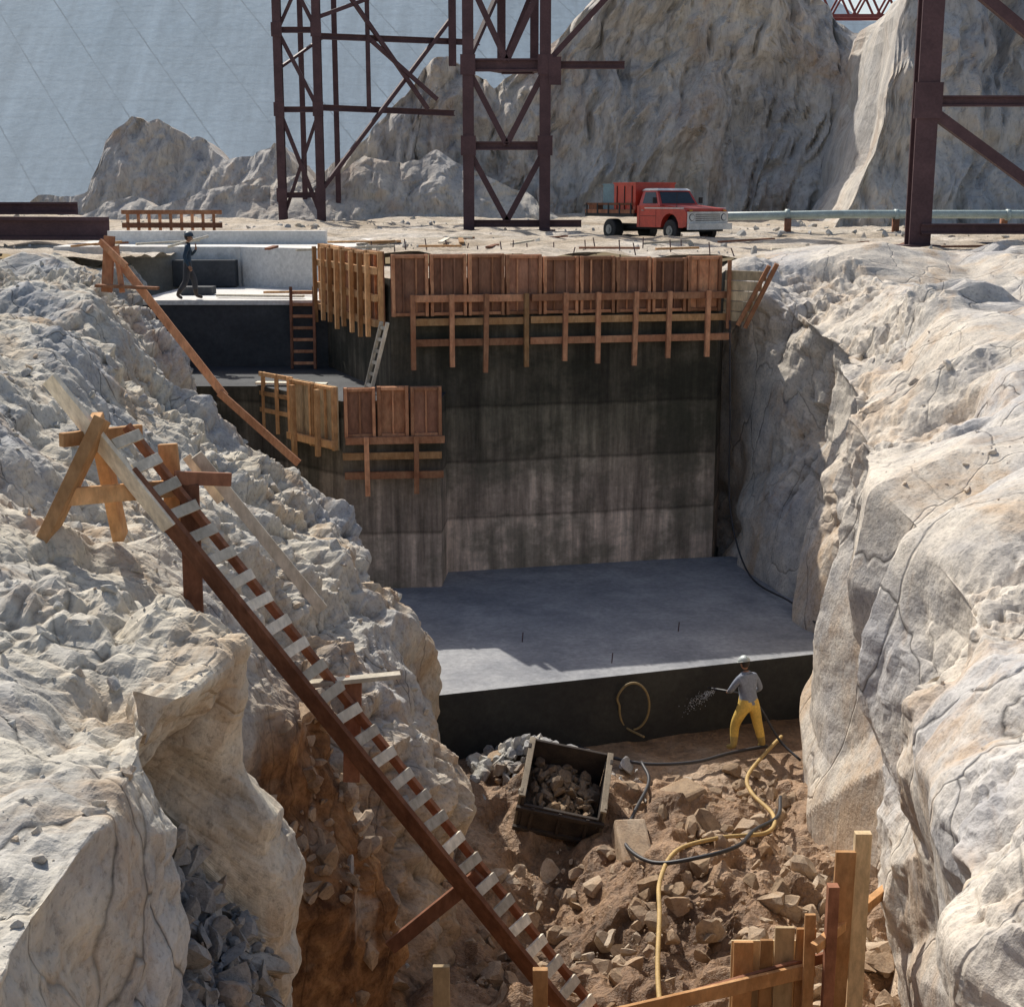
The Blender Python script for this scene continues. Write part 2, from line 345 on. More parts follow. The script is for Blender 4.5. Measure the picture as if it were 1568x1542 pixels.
RS=[(-3,[(2.4,-11.2),(2.5,-8),(2.6,-6),(2.6,-4.6),(3.6,-3.6),(8,-2.4),(30,-1.5)]),
(4,[(3.0,-11.2),(3,-8),(2.8,-6),(2.3,-4.4),(3.2,-3.6),(7.5,-2.6),(30,-1.5)]),
(7,[(3.8,-11.2),(3.7,-8),(3.3,-6),(2.75,-4.5),(3.6,-3.7),(7,-2.7),(30,-1.5)]),
(10,[(4.2,-11.2),(4.0,-8),(3.8,-6.2),(3.4,-4.7),(4.0,-3.9),(7,-2.8),(30,-1.5)]),
(14,[(4.3,-11.2),(4.3,-8),(4.4,-6.5),(4.1,-5),(4.6,-4),(7.5,-2.7),(30,-1.5)]),
(18,[(4.9,-11.2),(4.9,-8.4),(5.0,-6.8),(4.8,-5.2),(5.1,-4.0),(7.6,-2.7),(30,-1.5)]),
(21,[(5.1,-11.2),(5.1,-8.4),(5.15,-6.5),(5.15,-5),(5.3,-3.8),(7.8,-2.6),(30,-1.5)]),
(24,[(5.4,-11.2),(5.4,-8.6),(5.5,-6.5),(5.8,-5),(5.8,-3.8),(8,-2.5),(30,-1.5)]),
(27,[(6.3,-11.2),(6.3,-8.6),(6.5,-6.8),(6.8,-5),(6.4,-3.4),(8.2,-2.2),(30,-1.5)]),
(30,[(6.0,-11.2),(6.1,-8.6),(6.4,-7),(6.9,-5),(6.9,-3.0),(8.6,-1.9),(30,-1.5)]),
(34,[(5.2,-11.2),(5.4,-8.6),(5.7,-7),(6.2,-4.5),(6.4,-2.4),(8.5,-1.6),(30,-1.5)]),
(36,[(5.0,-11.2),(5.2,-8.6),(5.4,-7),(5.6,-4.5),(5.8,-1.9),(8.5,-1.55),(30,-1.5)]),
(44,[(5.0,-11.2),(5.2,-8.6),(5.4,-7),(5.6,-4.5),(5.8,-1.7),(8.5,-1.5),(30,-1.5)])]
PR=rockify(loft(RS,[40,65,80,105,120,60],-3,40),340,.95,.42,.10,.04,3.6,.12,.5,1.7,-.3)
ny,nx,_=PR.shape
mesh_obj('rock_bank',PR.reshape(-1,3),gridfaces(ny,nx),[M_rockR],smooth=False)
# ------------------------------------------------------------------ plateau ground
def gz(x,y): return np.interp(y,[40,52,62,75,85,130],[-1.5,-1.5,-1.3,-1.15,-.9,-2.5])
xs=np.concatenate([[-1500,-600,-250,-120,-70,-45],np.arange(-32,32.1,.25),[45,70,120,250,600,1500]])
ys=np.concatenate([[-1500,-300,-60,-12],np.arange(-4,37,1.0),np.arange(37,64,.2),np.arange(64,100,.6),[110,130,160,220,400,900,2500]])
X,Y=np.meshgrid(xs,ys); p=np.stack([X.ravel(),Y.ravel(),np.zeros(X.size)],1)
Z=gz(X.ravel(),Y.ravel())+np.where(Y.ravel()>36,1,.2)*(fbm(p*.18,3,5)*.18+fbm(p*1.1,4,9)*.09)
p[:,2]=Z
cx=(X[:-1,:-1]+X[1:,1:])/2; cy=(Y[:-1,:-1]+Y[1:,1:])/2
keep=~(((abs(cx)<29)&(cy>-3)&(cy<38.2))|((cx>-10.2)&(cx<-4.6)&(cy<43.8)&(cy>0)))
mesh_obj('dirt_ground',p,gridfaces(len(ys),len(xs),keep),[M_ground],smooth=True)
# pit floor
def zf(x,y):
    z=-10-.03*(24-y); z=z+.75*np.exp(-(((x-.35)/.9)**2+((y-22.9)/.9)**2))
    z=z-.7*np.exp(-(((x-.5)/.8)**2+((y-19)/1.8)**2))+.5*np.exp(-(((x-3.3)/1.5)**2+((y-18.5)/2)**2))
    end=np.interp(y,[-4,-.5,0.4,1.2,2.4,4,6],[-1.55,-1.62,-1.75,-3.2,-5.4,-8.5,-50]); return np.maximum(z,end)
xs=np.arange(-3,7,.045); ys=np.arange(-4,27,.055); X,Y=np.meshgrid(xs,ys); x=X.ravel();y=Y.ravel(); p=np.stack([x,y,zf(x,y)],1)
rough=np.interp(y,[22.6,24.2],[1,.15])
p[:,2]+=rough*(fbm(p*.9,4,3)*.2+facet(p,.7,40,1.4,sharp=14)*.35+blocks(p,.3,45)*.10+fbm(p*6,2,48)*.03)
mesh_obj('pit_floor',p,gridfaces(len(ys),len(xs)),[M_floor],smooth=False)
# ------------------------------------------------------------------ rubble
def rocks(name,pts,sizes,matl,seed=0,squash=.7):
    import bmesh
    bm=bmesh.new(); bmesh.ops.create_icosphere(bm,subdivisions=2,radius=1)
    V0=np.array([v.co[:] for v in bm.verts]); F0=np.array([[v.index for v in f.verts] for f in bm.faces]); bm.free()
    rng=np.random.default_rng(seed); protos=[]
    for k in range(18):
        v=V0.copy()
        for _ in range(12):
            n=rng.normal(size=3); n/=np.linalg.norm(n); c=rng.uniform(.3,.75); d=v@n; m=d>c; v[m]-=np.outer(d[m]-c,n)
        v+=rng.normal(size=v.shape)*.015; v*=np.array([rng.uniform(.8,1.4),rng.uniform(.65,1.1),rng.uniform(.45,.95)*squash/.7])
        protos.append(v)
    VV=[];FF=[];o=0
    for p,s in zip(pts,sizes):
        v=protos[rng.integers(18)]*s; q=rng.normal(size=4); q/=np.linalg.norm(q); w,a,b,c=q
        R=np.array([[1-2*(b*b+c*c),2*(a*b-c*w),2*(a*c+b*w)],[2*(a*b+c*w),1-2*(a*a+c*c),2*(b*c-a*w)],[2*(a*c-b*w),2*(b*c+a*w),1-2*(a*a+b*b)]])
        VV.append(v@R.T+p); FF.append(F0+o); o+=len(v)
    return mesh_obj(name,np.concatenate(VV),np.concatenate(FF),[matl],smooth=False)
def sz(n,a,b,pw=3): return a+(b-a)*RNG.random(n)**pw
n=2800; x=RNG.uniform(-.8,5.2,n); y=RNG.uniform(13,23.9,n); keepm=(RNG.random(n)<np.interp(y,[13,22,23.9],[1,1,.25])*(.25+.75*(vnoise(np.stack([x*.9,y*.9,x*0],1),77)>0)))&~((x>.0)&(x<1.75)&(y>21)&(y<22.8)); x=x[keepm];y=y[keepm]; s=sz(len(x),.02,.32,5)
rocks('rubble',np.stack([x,y,zf(x,y)+s*.1],1),s,M_rub,1)
n=420; a=RNG.normal(size=(n,2))*np.array([.75,.5]); x=.3+a[:,0]; y=23.0+a[:,1]; s=sz(n,.05,.3,2)
rocks('rubble',np.stack([x,y,zf(x,y)+.05],1),s,M_frag,2)
def scatter_on(P,n,seed,ylo,yhi,nzmin,a,b,pw,name,m,xr=(-14,14),zr=(-99,99),sq=.7,tries=4):
    rng=np.random.default_rng(seed); ny,nx,_=P.shape
    nn=np.cross(np.gradient(P,axis=1),np.gradient(P,axis=0)); nn/=np.linalg.norm(nn,axis=-1,keepdims=True)+1e-9
    ii=rng.integers(2,ny-2,n*tries); jj=rng.integers(2,nx-2,n*tries); q=P[ii,jj]; k=(nn[ii,jj,2]>nzmin)&(q[:,1]>ylo)&(q[:,1]<yhi)&(q[:,0]>xr[0])&(q[:,0]<xr[1])&(q[:,2]>zr[0])&(q[:,2]<zr[1]); q=q[k][:n]
    s=(a+(b-a)*rng.random(len(q))**pw)*np.clip(q[:,1]/18,.5,1.2); rocks(name,q,s,m,seed,sq)
scatter_on(PL,2600,5,5,36,.6,.012,.17,4,'loose_stones',M_frag)
scatter_on(PR,500,6,6,36,.65,.010,.12,4,'loose_stones',M_rockR)
n=700; x=RNG.uniform(-2.8,-1.78,n); y=RNG.uniform(7.9,9.7,n); z=-4.22-(x+2.75)*1.45+RNG.uniform(-.25,.05,n); s=sz(n,.03,.24,2.4)
rocks('rock_fragments',np.stack([x,y,z],1),s,M_frag2,8,.5)
scatter_on(PL,300,18,12.5,17,.2,.05,.3,2,'rock_fragments',M_rub,(-3.4,-.5),(-10,-5.5),.7,60)
n=1500; x=RNG.uniform(-30,30,n); y=RNG.uniform(39,86,n); k=~((x>-14)&(x<-4.4)&(y<56)); x=x[k];y=y[k]; s=sz(len(x),.04,.34,4)
rocks('loose_stones',np.stack([x,y,gz(x,y)+.02],1),s,M_frag,9)
# ------------------------------------------------------------------ background cliffs
def cliff(name,prof,y0,z0,slope,seed,amp,back=14,dx=.17):
    px=[a for a,b in prof];pz=[b for a,b in prof]
    xs=np.arange(px[0],px[-1],dx); H=np.interp(xs,px,pz)+vnoise(np.stack([xs*.6,xs*0,xs*0],1),seed)*.3+blocks(np.stack([xs,xs*0,xs*0],1),2.0,seed)*.55
    nt=150; ts=np.linspace(0,1,nt); rows=[]
    for t in ts:
        z=z0+(H-z0)*t; rows.append(np.stack([xs,y0+slope*(z-z0)*(.9+.2*t),z],1))
    for b in np.linspace(.3,back,14): rows.append(np.stack([xs,y0+slope*(H-z0)*1.1+b,H-b*.12],1))
    P=np.array(rows); p=P.reshape(-1,3)
    w=p+np.stack([vnoise(p*.4,seed+1),vnoise(p*.4,seed+2),vnoise(p*.4,seed+3)],1)*.35
    c,s_=math.cos(.22),math.sin(.22); w=w@np.array([[c,0,s_],[0,1,0],[-s_,0,c]])
    w2=w+np.stack([vnoise(p*1.7,seed+1),vnoise(p*1.7,seed+2),vnoise(p*1.7,seed+3)],1)*.1
    d=fbm(p*np.array([.16,.16,.08]),3,seed+4)*1.0+blocks(w,4.5,seed+5,(.8,1,2.2),1.5)*1.7+blocks(w2,2.0,seed+15,(.5,1,2.8),1.6,3)*.8+blocks(w2,.9,seed+25,(.5,1,2.6),1.6,3)*.4+fbm(p*np.array([1.8,1.8,.4]),2,seed+33)*.12
    g=np.concatenate([np.ones(nt),np.linspace(.8,.3,14)]); d=(d.reshape(len(g),-1)*g[:,None]).ravel()*amp
    p=p.copy(); dxx=(blocks(w,3.2,seed+41,(1,1,1.8),1.5)*.6+blocks(w2,1.3,seed+43,(1,1,2.0),1.5)*.25)*amp
    p[:,1]-=d; p[:,0]+=dxx
    return mesh_obj(name,p,gridfaces(len(g),len(xs)),[M_rockB],smooth=False)
cliff('rock_cliff',[(-14,-1),(-11,0),(-8.7,3.2),(-7.2,5.0),(-5.6,6.6),(-3.7,7.8),(-2.5,7.4),(-.9,6.4),(1.6,8),(2.6,9.2),(4.5,11.9),(6.9,14.5),(10.4,17.5),(14.5,16.5),(16.2,14),(17.5,12.3),(19.2,11.2),(20.2,9.6),(23.3,9.2),(24.3,7),(27,4),(32,3)],81,-1.6,.38,500,1)
cliff('rock_cliff',[(14.5,-1.5),(16.2,0),(17.6,2.5),(18.6,5.5),(19.2,8.4),(20.1,10.2),(21.6,12),(24.5,14),(34,16),(45,14)],67,-1.8,.34,600,.85)
cliff('rock_outcrop',[(-50,1),(-30,-.2),(-25.2,.6),(-24.5,3.6),(-23,4.9),(-21.2,4.6),(-18.8,3.4),(-17.3,2.1),(-15.4,2.6),(-14.2,3.6),(-13.4,3.2),(-12,.9),(-10,2.1),(-6,2),(-2,1)],84,-1.5,.5,700,.6)
cliff('rock_outcrop',[(-24,-1.2),(-19,.2),(-17,.9),(-15,.5),(-13.5,1.3),(-11,.8),(-9.5,1.6),(-8,2.6),(-6,1.9),(-4,2.8),(-1,1.5),(1,.8),(3,-1.2)],76,-1.6,.9,800,.45)
# ------------------------------------------------------------------ dam
m,nt,b=mat('dam_concrete_hazed'); co=coord(nt)
n1=noise(nt,co,.03,5,.6);n2=noise(nt,coord(nt,(1,.1,.1)),.5,5,.7);n3=noise(nt,co,1.2,5,.7)
col=ramp(nt,n1,[(.3,(.44,.54,.59)),(.7,(.54,.62,.65))]); col=mix(nt,.4,col,ramp(nt,n2,[(.3,.5),(.7,1.2)]),'MULTIPLY'); col=mix(nt,.3,col,ramp(nt,n3,[(.3,.6),(.7,1.2)]),'MULTIPLY')  # bluish tint paints distance haze into the dam's colour
s=sep(nt)
wv=math_(nt,'FRACT',math_(nt,'MULTIPLY',math_(nt,'ADD',s[2],math_(nt,'MULTIPLY',s[0],.02)),.55),0); col=mix(nt,1,col,mrange(nt,math_(nt,'ABSOLUTE',math_(nt,'SUBTRACT',wv,.5),0),.0,.06,.92,1),'MULTIPLY')
jx=math_(nt,'FRACT',math_(nt,'MULTIPLY',math_(nt,'ADD',math_(nt,'ADD',s[0],math_(nt,'MULTIPLY',s[2],.9)),math_(nt,'MULTIPLY',n3,.25)),.16),0); jf=mrange(nt,math_(nt,'ABSOLUTE',math_(nt,'SUBTRACT',jx,.5),0),.0,.02,.55,1)
col=mix(nt,ramp(nt,n2,[(.4,.25),(.6,1)]),col,mix(nt,1,col,jf,'MULTIPLY'))
nt.links.new(col,b.inputs['Base Color']); b.inputs['Roughness'].default_value=.9; bump(nt,b,[(n3,.3,.1)])
V=[];xs=np.linspace(-160,160,90); rows=12
for j in range(rows):
    t=j/(rows-1)
    for x_ in xs:
        crest=float(np.interp(x_,[-160,10,24,32,160],[60,60,40,17.0,15.5])); z=-4+(crest+4)*t
        V.append((x_,118+(z+4)*1.2+(x_**2)*.0008,z))
for x_ in xs:
    crest=float(np.interp(x_,[-160,10,24,32,160],[60,60,40,17.0,15.5])); V.append((x_,118+(crest+4)*1.2+x_**2*.0008+9,crest))
for x_ in xs: V.append((x_,118+64*1.2+x_**2*.0008+60,-4))
mesh_obj('dam',V,gridfaces(rows+2,90),[m],smooth=False)
# ------------------------------------------------------------------ concrete structure
A=(-2.75,32.0);Bp=(4.95,33.8);C=(-4.95,37.5)
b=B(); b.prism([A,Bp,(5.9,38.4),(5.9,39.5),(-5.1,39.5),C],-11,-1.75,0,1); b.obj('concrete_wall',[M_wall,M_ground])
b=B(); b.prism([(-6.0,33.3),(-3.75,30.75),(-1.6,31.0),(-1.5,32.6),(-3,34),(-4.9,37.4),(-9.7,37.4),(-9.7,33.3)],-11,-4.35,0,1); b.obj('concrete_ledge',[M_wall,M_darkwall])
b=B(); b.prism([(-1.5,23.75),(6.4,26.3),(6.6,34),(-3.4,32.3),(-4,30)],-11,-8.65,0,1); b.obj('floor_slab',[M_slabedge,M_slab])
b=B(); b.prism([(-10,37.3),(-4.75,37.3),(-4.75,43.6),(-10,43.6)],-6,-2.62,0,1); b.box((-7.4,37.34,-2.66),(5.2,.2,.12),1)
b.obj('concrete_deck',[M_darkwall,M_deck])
b=B(); b.prism([(-14,43.6),(-8.3,43.6),(-8.2,43.4),(-5.3,41.6),(-4.8,41.9),(-4.8,54),(-15,54)],-4,-1.42,0,0); b.prism([(-13,46),(-6,46),(-6,46.5),(-13,46.5)],-1.5,-1.0,0,0); b.obj('concrete_abutment',[M_deck])
b=B(); b.box((-9.3,43.2,-2.2),(1.9,.5,.8),0); b.box((-8.8,39.8,-2.5),(.9,.6,.22),0); b.obj('dark_deck_boxes',[M_darkwall],.02)  # larger dark box paints in the shadowed recess wall behind the deck
def formwork(name,P,Q,z0,z1,walers,studtop,studbot,nst,panels,split=None,side=1,ply=1,seed=0,mats=None,inner=1):
    rng=random.Random(seed); b=B(); P=Vector((*P,0));Q=Vector((*Q,0)); d=(Q-P); L=d.length; d.normalize(); n=Vector((d.y,-d.x,0))*side
    zt=lambda t:z1[0]*(1-t)+z1[1]*t
    R=Matrix((d,n,Vector((0,0,1)))).transposed()
    pw=L/panels
    for i in range(panels):
        t=(i+.5)/panels; zz=zt(t)+rng.uniform(-.03,.02)
        b.box(P+d*(pw*(i+.5))+n*(.03+rng.uniform(0,.008))+Vector((0,0,(z0+zz)/2)),(pw-.02,.03,zz-z0),ply if rng.random()>.15 else 0,R)
        for e in (-1,1): b.box(P+d*(pw*(i+.5)+e*(pw/2-.06))+n*.105+Vector((0,0,(z0+zz)/2)),(.07,.12,zz-z0-.004),0,R)
        for zc in (z0+.05,zz-.05): b.box(P+d*(pw*(i+.5))+n*.09+Vector((0,0,zc)),(pw-.2,.08,.07),0,R)
        for k in range(1,inner+1):
            b.box(P+d*(pw*(i+k/(inner+1)))+n*.075+Vector((0,0,(z0+zz)/2)),(.04,.06,zz-z0-.17),0 if rng.random()>.3 else 1,R)
    spans=[(0,L)] if not split else [(0.45,split-.08),(split+.08,L+.25)]
    for a,c in spans:
        for k,zw in enumerate(walers):
            j=rng.uniform(-.05,.05)
            R2=R@Matrix.Rotation(rng.uniform(-.006,.006),3,'Y')
            b.box(P+d*((a+c)/2+j)+n*.22+Vector((0,0,zw+rng.uniform(-.01,.01))),(c-a,.10,.16),0 if k!=1 else 2,R2)
    for i in range(nst):
        x=L*(i+.5)/nst+rng.uniform(-.06,.06); dr=rng.uniform(-.15,.15)
        b.box(P+d*x+n*.325+Vector((0,0,(studtop+studbot+dr)/2)),(.11,.10,studtop-studbot-dr),0 if rng.random()>.25 else 2,R@Matrix.Rotation(rng.uniform(-.02,.02),3,'Y'))
    return b.obj(name,mats or [M_woodred,M_plyred,M_woodor],.006)
formwork('wall_formwork',A,Bp,-2.6,(-1.18,-1.34),(-2.2,-2.72,-3.2),-2.1,-3.75,9,9,split=3.15,seed=1,inner=2)
formwork('wall_formwork',C,(A[0]-.1,A[1]+.05),-2.85,(-1.15,-1.17),(-1.6,-2.2,-2.75),-1.2,-3.1,8,5,seed=2,mats=[M_woodor,M_woodred,M_woodor])
formwork('ledge_formwork',(-3.72,30.72),(-1.55,30.97),-5.15,(-4.02,-4.02),(-5.2,-5.55,-5.98),-5.1,-6.5,2,3,seed=3)
formwork('ledge_formwork',(-5.0,32.15),(-3.8,30.75),-5.45,(-4.0,-4.0),(-5.3,),-4.1,-5.7,2,2,seed=4,mats=[M_woodor,M_woodtan,M_woodor])
b=B(); d_=Vector((.75,-.66,0)).normalized(); o_=Vector((5.05,33.6,0)); R=Matrix((d_,Vector((d_.y,-d_.x,0)),Vector((0,0,1)))).transposed()
for i,z_ in enumerate((-1.75,-1.99,-2.23,-2.47,-2.71)): b.box(o_+d_*(.55-.06*i)+Vector((0,0,z_)),(1.1-.1*i,.04,.22),0,R)
b.beam(o_+d_*1.35+Vector((.0,-.1,-1.45)),o_+d_*.55+Vector((0,-.1,-2.95)),.1,.09,1,(0,1,0)); b.beam(o_+d_*1.15+Vector((.0,-.1,-1.5)),o_+d_*.35+Vector((0,-.1,-2.9)),.1,.07,1,(0,1,0)); b.beam(o_+d_*.08+Vector((0,-.1,-1.4)),o_+d_*.08+Vector((0,-.1,-3.0)),.09,.09,1,(0,1,0))
b.obj('end_formwork',[M_woodtan,M_woodred],.006)
b=B()
for x_,y_ in ((-5.9,33.2),(-5.5,32.7),(-5.15,32.3)): b.beam((x_,y_,-5.4),(x_,y_,-4.0),.09,.09,0)
for z_ in (-4.05,-4.5,-4.9): b.beam((-6.0,33.3,z_),(-5.05,32.2,z_),.05,.1,0)
b.beam((-6.1,33.4,-4.28),(-4.4,33.3,-4.3),.25,.05,1); b.obj('form_brace_frame',[M_woodor,M_woodpale])
# ------------------------------------------------------------------ ladders
def ladder(name,p,q,wv,rail=(.05,.12),rungs=10,m=(0,1),rs=(.08,.04),mats=None):
    b=B(); p=Vector(p);q=Vector(q);w=Vector(wv); nrm=(q-p).cross(w).normalized()
    for s_ in (-.5,.5): b.beam(p+w*s_,q+w*s_,rail[1],rail[0],m[0],w)
    for i in range(rungs):
        c=p.lerp(q,(i+.5)/rungs); b.beam(c-w*(.5),c+w*(.5),rs[0],rs[1],m[1],nrm)
    return b.obj(name,mats or [M_wooddk,M_woodpale],.004)
ladder('wooden_ladder',(-5.45,36.75,-4.35),(-5.5,37.22,-2.25),(.6,0,0),(.07,.10),7,mats=[M_wooddk,M_woodred])
ladder('wooden_ladder',(-3.3,32.1,-4.3),(-2.86,31.7,-2.7),(.16,-.26,0),(.05,.08),6,mats=[M_woodpale,M_woodpale])
b=B()
p=Vector((-4.42,14.0,-1.98)); q=Vector((1.75,14.0,-10.35)); w=Vector((.20,.26,.07)); L=(q-p).length; d=(q-p).normalized(); nrm=d.cross(w).normalized()
if nrm.z<0: nrm=-nrm
b.beam(p+d*.9,q,.055,.26,0,nrm)
b.beam(p+w+d*.45,q+w,.05,.13,0,nrm)
b.beam(p-d*.3-w*.1,p+d*1.6-w*.1,.05,.24,1,nrm)
nr=33
for i in range(nr):
    c=p+d*(.6+i*.305)+nrm*.085; b.beam(c+w*.02+d*random.uniform(-.02,.02),c+w*1.05,.115,.045,2,nrm+Vector((random.uniform(-.1,.1),0,0)))
b.obj('wooden_ladder_stair',[M_wooddk,M_woodpale,M_woodpale],.005)
b=B()
b.beam((-4.75,13.5,-3.55),(-4.1,13.95,-2.15),.12,.34,0,(0,1,0)); b.beam((-4.15,14.5,-3.5),(-4.22,14.1,-2.15),.12,.22,0,(0,1,0))
b.beam((-4.45,13.7,-2.9),(-3.5,14.4,-2.95),.05,.18,0); b.beam((-4.5,13.85,-2.35),(-3.9,14.6,-2.38),.08,.14,0); b.beam((-3.55,14.5,-3.4),(-3.6,14.5,-2.5),.2,.06,0,(0,1,0))
b.obj('ladder_trestle',[M_woodor],.008)
b=B()
b.beam((-3.38,14.35,-4.6),(-3.36,14.35,-2.9),.2,.05,0,(0,1,0)); b.beam((-3.5,14.3,-2.82),(-2.95,14.5,-2.88),.05,.14,0)
b.obj('ladder_post',[M_wooddk],.006)
b=B(); b.beam((-3.35,14.7,-2.65),(-2.1,15.0,-4.45),.05,.13,0); b.beam((-3.5,14.9,-2.7),(-3.15,14.9,-3.2),.05,.1,0); b.obj('ladder_handrail',[M_woodpale],.005)
b=B(); b.beam((-2.35,14.2,-5.05),(-1.2,14.4,-5.0),.05,.14,0,(0,1,0)); b.beam((-1.75,14.35,-6.2),(-1.7,14.35,-5.0),.18,.07,1,(0,1,0)); b.obj('ladder_crossbrace',[M_woodpale,M_wooddk],.005)
b=B(); b.beam((-1.35,14.2,-8.1),(-.35,14.15,-7.2),.07,.16,0); b.obj('ladder_prop',[M_wooddk],.006)
b=B(); b.beam((-8.45,29.6,-1.9),(-8.35,29.7,-.75),.22,.09,0,(0,1,0)); b.beam((-8.1,29.5,-1.9),(-8.2,29.6,-.95),.1,.09,0,(0,1,0)); b.beam((-8.35,29.6,-1.0),(-6.1,29.7,-4.1),.07,.17,0); b.beam((-6.2,29.6,-4.0),(-4.5,29.2,-5.45),.06,.16,0)
b.beam((-8.5,29.5,-.85),(-7.9,29.2,-1.35),.06,.13,0); b.beam((-8.6,29.4,-1.75),(-7.3,29.3,-1.8),.18,.06,1); b.obj('bank_handrail',[M_woodred,M_woodred],.006)
# ------------------------------------------------------------------ foreground forms
b=B()
def post(x,y,z0,z1,w_,t,m=0,lean=0): b.beam((x,y,z0),(x+lean,y,z1),w_,t,m,(0,1,0))
post(-.72,13.0,-10.4,-7.62,.17,.06,1); b.obj('form_stake',[M_wooddk,M_woodtan],.006)
b=B(); post(.3,13.5,-10.4,-7.95,.16,.08,0); b.obj('form_stake',[M_woodor],.006)
b=B()
post(3.62,14.3,-10.5,-7.0,.22,.06,0,.05); post(3.86,14.35,-10.5,-6.8,.18,.10,1); post(3.50,14.1,-10.5,-7.3,.12,.12,2); post(3.32,14.2,-10.5,-7.7,.12,.05,0,-.03)
for i,(x_,z_) in enumerate(((2.62,-8.2),(2.86,-8.12),(3.08,-8.02),(3.3,-7.98))): post(x_,14.5-.1*(i%2),-10.5,z_,.22 if i!=1 else .14,.05,1 if i==2 else 0)
b.beam((.35,13.9,-8.95),(3.4,14.35,-8.45),.05,.17,0); b.beam((1.2,14.1,-8.88),(4.0,14.5,-8.25),.05,.12,2)
b.beam((1.9,14.2,-9.4),(4.2,14.4,-9.2),.05,.14,0); b.box((2.95,14.62,-8.85),(.9,.03,1.2),1)
b.beam((3.3,14.0,-8.0),(4.3,14.8,-7.7),.09,.11,0)
b.obj('trench_formwork',[M_woodor,M_woodtan,M_wooddk],.006)
# muck skip
b=B(); R=Matrix.Rotation(-.16,4,'Z')@Matrix.Rotation(.40,4,'X')@Matrix.Rotation(.20,4,'Y'); b.X=Matrix.Translation((.85,21.7,-9.56))@R
b.box((0,0,-.4),(1.25,1.25,.06),0)
for sx in (-1,1):
    b.box((sx*.64,0,0),(.05,1.3,.82),0); b.box((sx*.69,-.55,.02),(.05,.1,.86),1); b.box((sx*.69,.45,.02),(.05,.1,.86),0); b.box((sx*.66,0,.42),(.10,1.32,.04),1)
b.box((0,.64,0),(1.22,.05,.82),0); b.box((0,-.64,-.08),(1.22,.05,.62),0); b.box((0,-.69,.16),(1.44,.06,.08),0); b.box((0,-.69,-.3),(1.44,.06,.08),0)
for i in (-1,0,1): b.box((i*.45,-.685,-.08),(.06,.04,.6),0)
M_skip=simple('weathered_skip',(.035,.03,.028),(.09,.07,.055),4,.75)
b.obj('muck_skip',[M_skip,simple('skip_rim',(.22,.18,.13),(.36,.30,.22),4,.75)],.008)
n=170; x=RNG.uniform(.36,1.34,n); y=RNG.uniform(21.25,22.2,n); z=-9.66+(y-21.7)*.42-(x-.85)*.2+RNG.uniform(0,.16,n); s=sz(n,.05,.17,1.6); rocks('muck_rocks',np.stack([x,y,z],1),s,rock_mat('muck_stone',(.15,.11,.08),(.24,.18,.13),(.32,.25,.18),k=1.6,cracks_shade=False),12)
b=B(); b.X=Matrix.Translation((1.9,20.4,-9.95))@Matrix.Rotation(.1,4,'Z')@Matrix.Rotation(.35,4,'X'); b.box((0,0,0),(.55,1.0,.42),0,taper=(.9,.92)); b.obj('rock_block',[M_rub],.04)
b=B(); b.X=Matrix.Translation((2.9,22.2,-9.9))@Matrix.Rotation(.5,4,'Z')@Matrix.Rotation(-.2,4,'Y'); b.box((0,0,0),(.75,.7,.4),0,taper=(.8,.85)); b.obj('rock_block',[M_rub],.06)
# ------------------------------------------------------------------ hoses
M_hoseY=plain('yellow_hose',(.50,.34,.13),.7); M_hoseK=plain('black_hose',(.03,.03,.035),.5)
def hose(name,pts,r,m,lift=.12):
    P=[(a,c,float(zf(np.array([a]),np.array([c]))[0])+lift+(e[0] if e else 0)) for a,c,*e in pts]
    b=B(); b.tube(smoothpath(P,10),r,0,8); return b.obj(name,[m],smooth=True)
hose('air_hose',[(5.0,24.6),(4.6,23.9),(4.1,22.9),(4.05,22.2),(4.25,21.3),(4.0,20.5),(3.2,20.1),(2.5,19.7),(2.15,18.8),(2.05,17.9),(1.9,16.6),(1.85,15.2)],.034,M_hoseY,.24)
hose('water_hose',[(1.2,24.3),(1.9,23.8),(2.5,23.6),(3.3,23.7),(4.0,24.1),(4.7,24.4)],.032,M_hoseK,.14)
hose('water_hose',[(2.3,23.4),(2.35,22.6),(2.0,21.4),(1.75,20.4),(2.1,19.4),(2.8,19.2),(3.4,19.6),(3.8,20.5),(4.3,21.2),(4.5,22)],.032,M_hoseK,.26)
b=B(); pts=[(2.25+.31*math.sin(a)*(1 if a<4.5 else .8),24.85+.1*math.cos(a),-9.25-.5*math.cos(a)) for a in np.linspace(.1,5.9,20)]+[(2.45,24.6,-9.75)]; b.tube(smoothpath(pts,3),.022,0,8); b.obj('hose_loop',[plain('dull_hose',(.30,.22,.10),.7)],smooth=True)
b=B(); b.tube(smoothpath([(5.15,33.4,-2.8),(5.2,33.2,-5),(5.25,33,-7.3),(5.5,31.5,-8.5),(6.0,29,-8.45),(6.2,27,-8.4)],8),.022,0,6); b.obj('drain_hose',[M_hoseK],smooth=True)
b=B()
for x_,y_ in ((3.4,27.6),(.2,26.9),(1.9,25.6)): b.tube([(x_,y_,-8.7),(x_+.02,y_,-8.45)],.012,0,6)
for i in range(22):
    x_=-4.4+i*.5+random.uniform(-.15,.15); y_=38.9+random.uniform(0,5); b.tube([(x_,y_,-1.6),(x_+random.uniform(-.1,.1),y_+.1,-1.1-random.random()*.25)],.018,0,5)
b.obj('rebar_stubs',[M_steel])
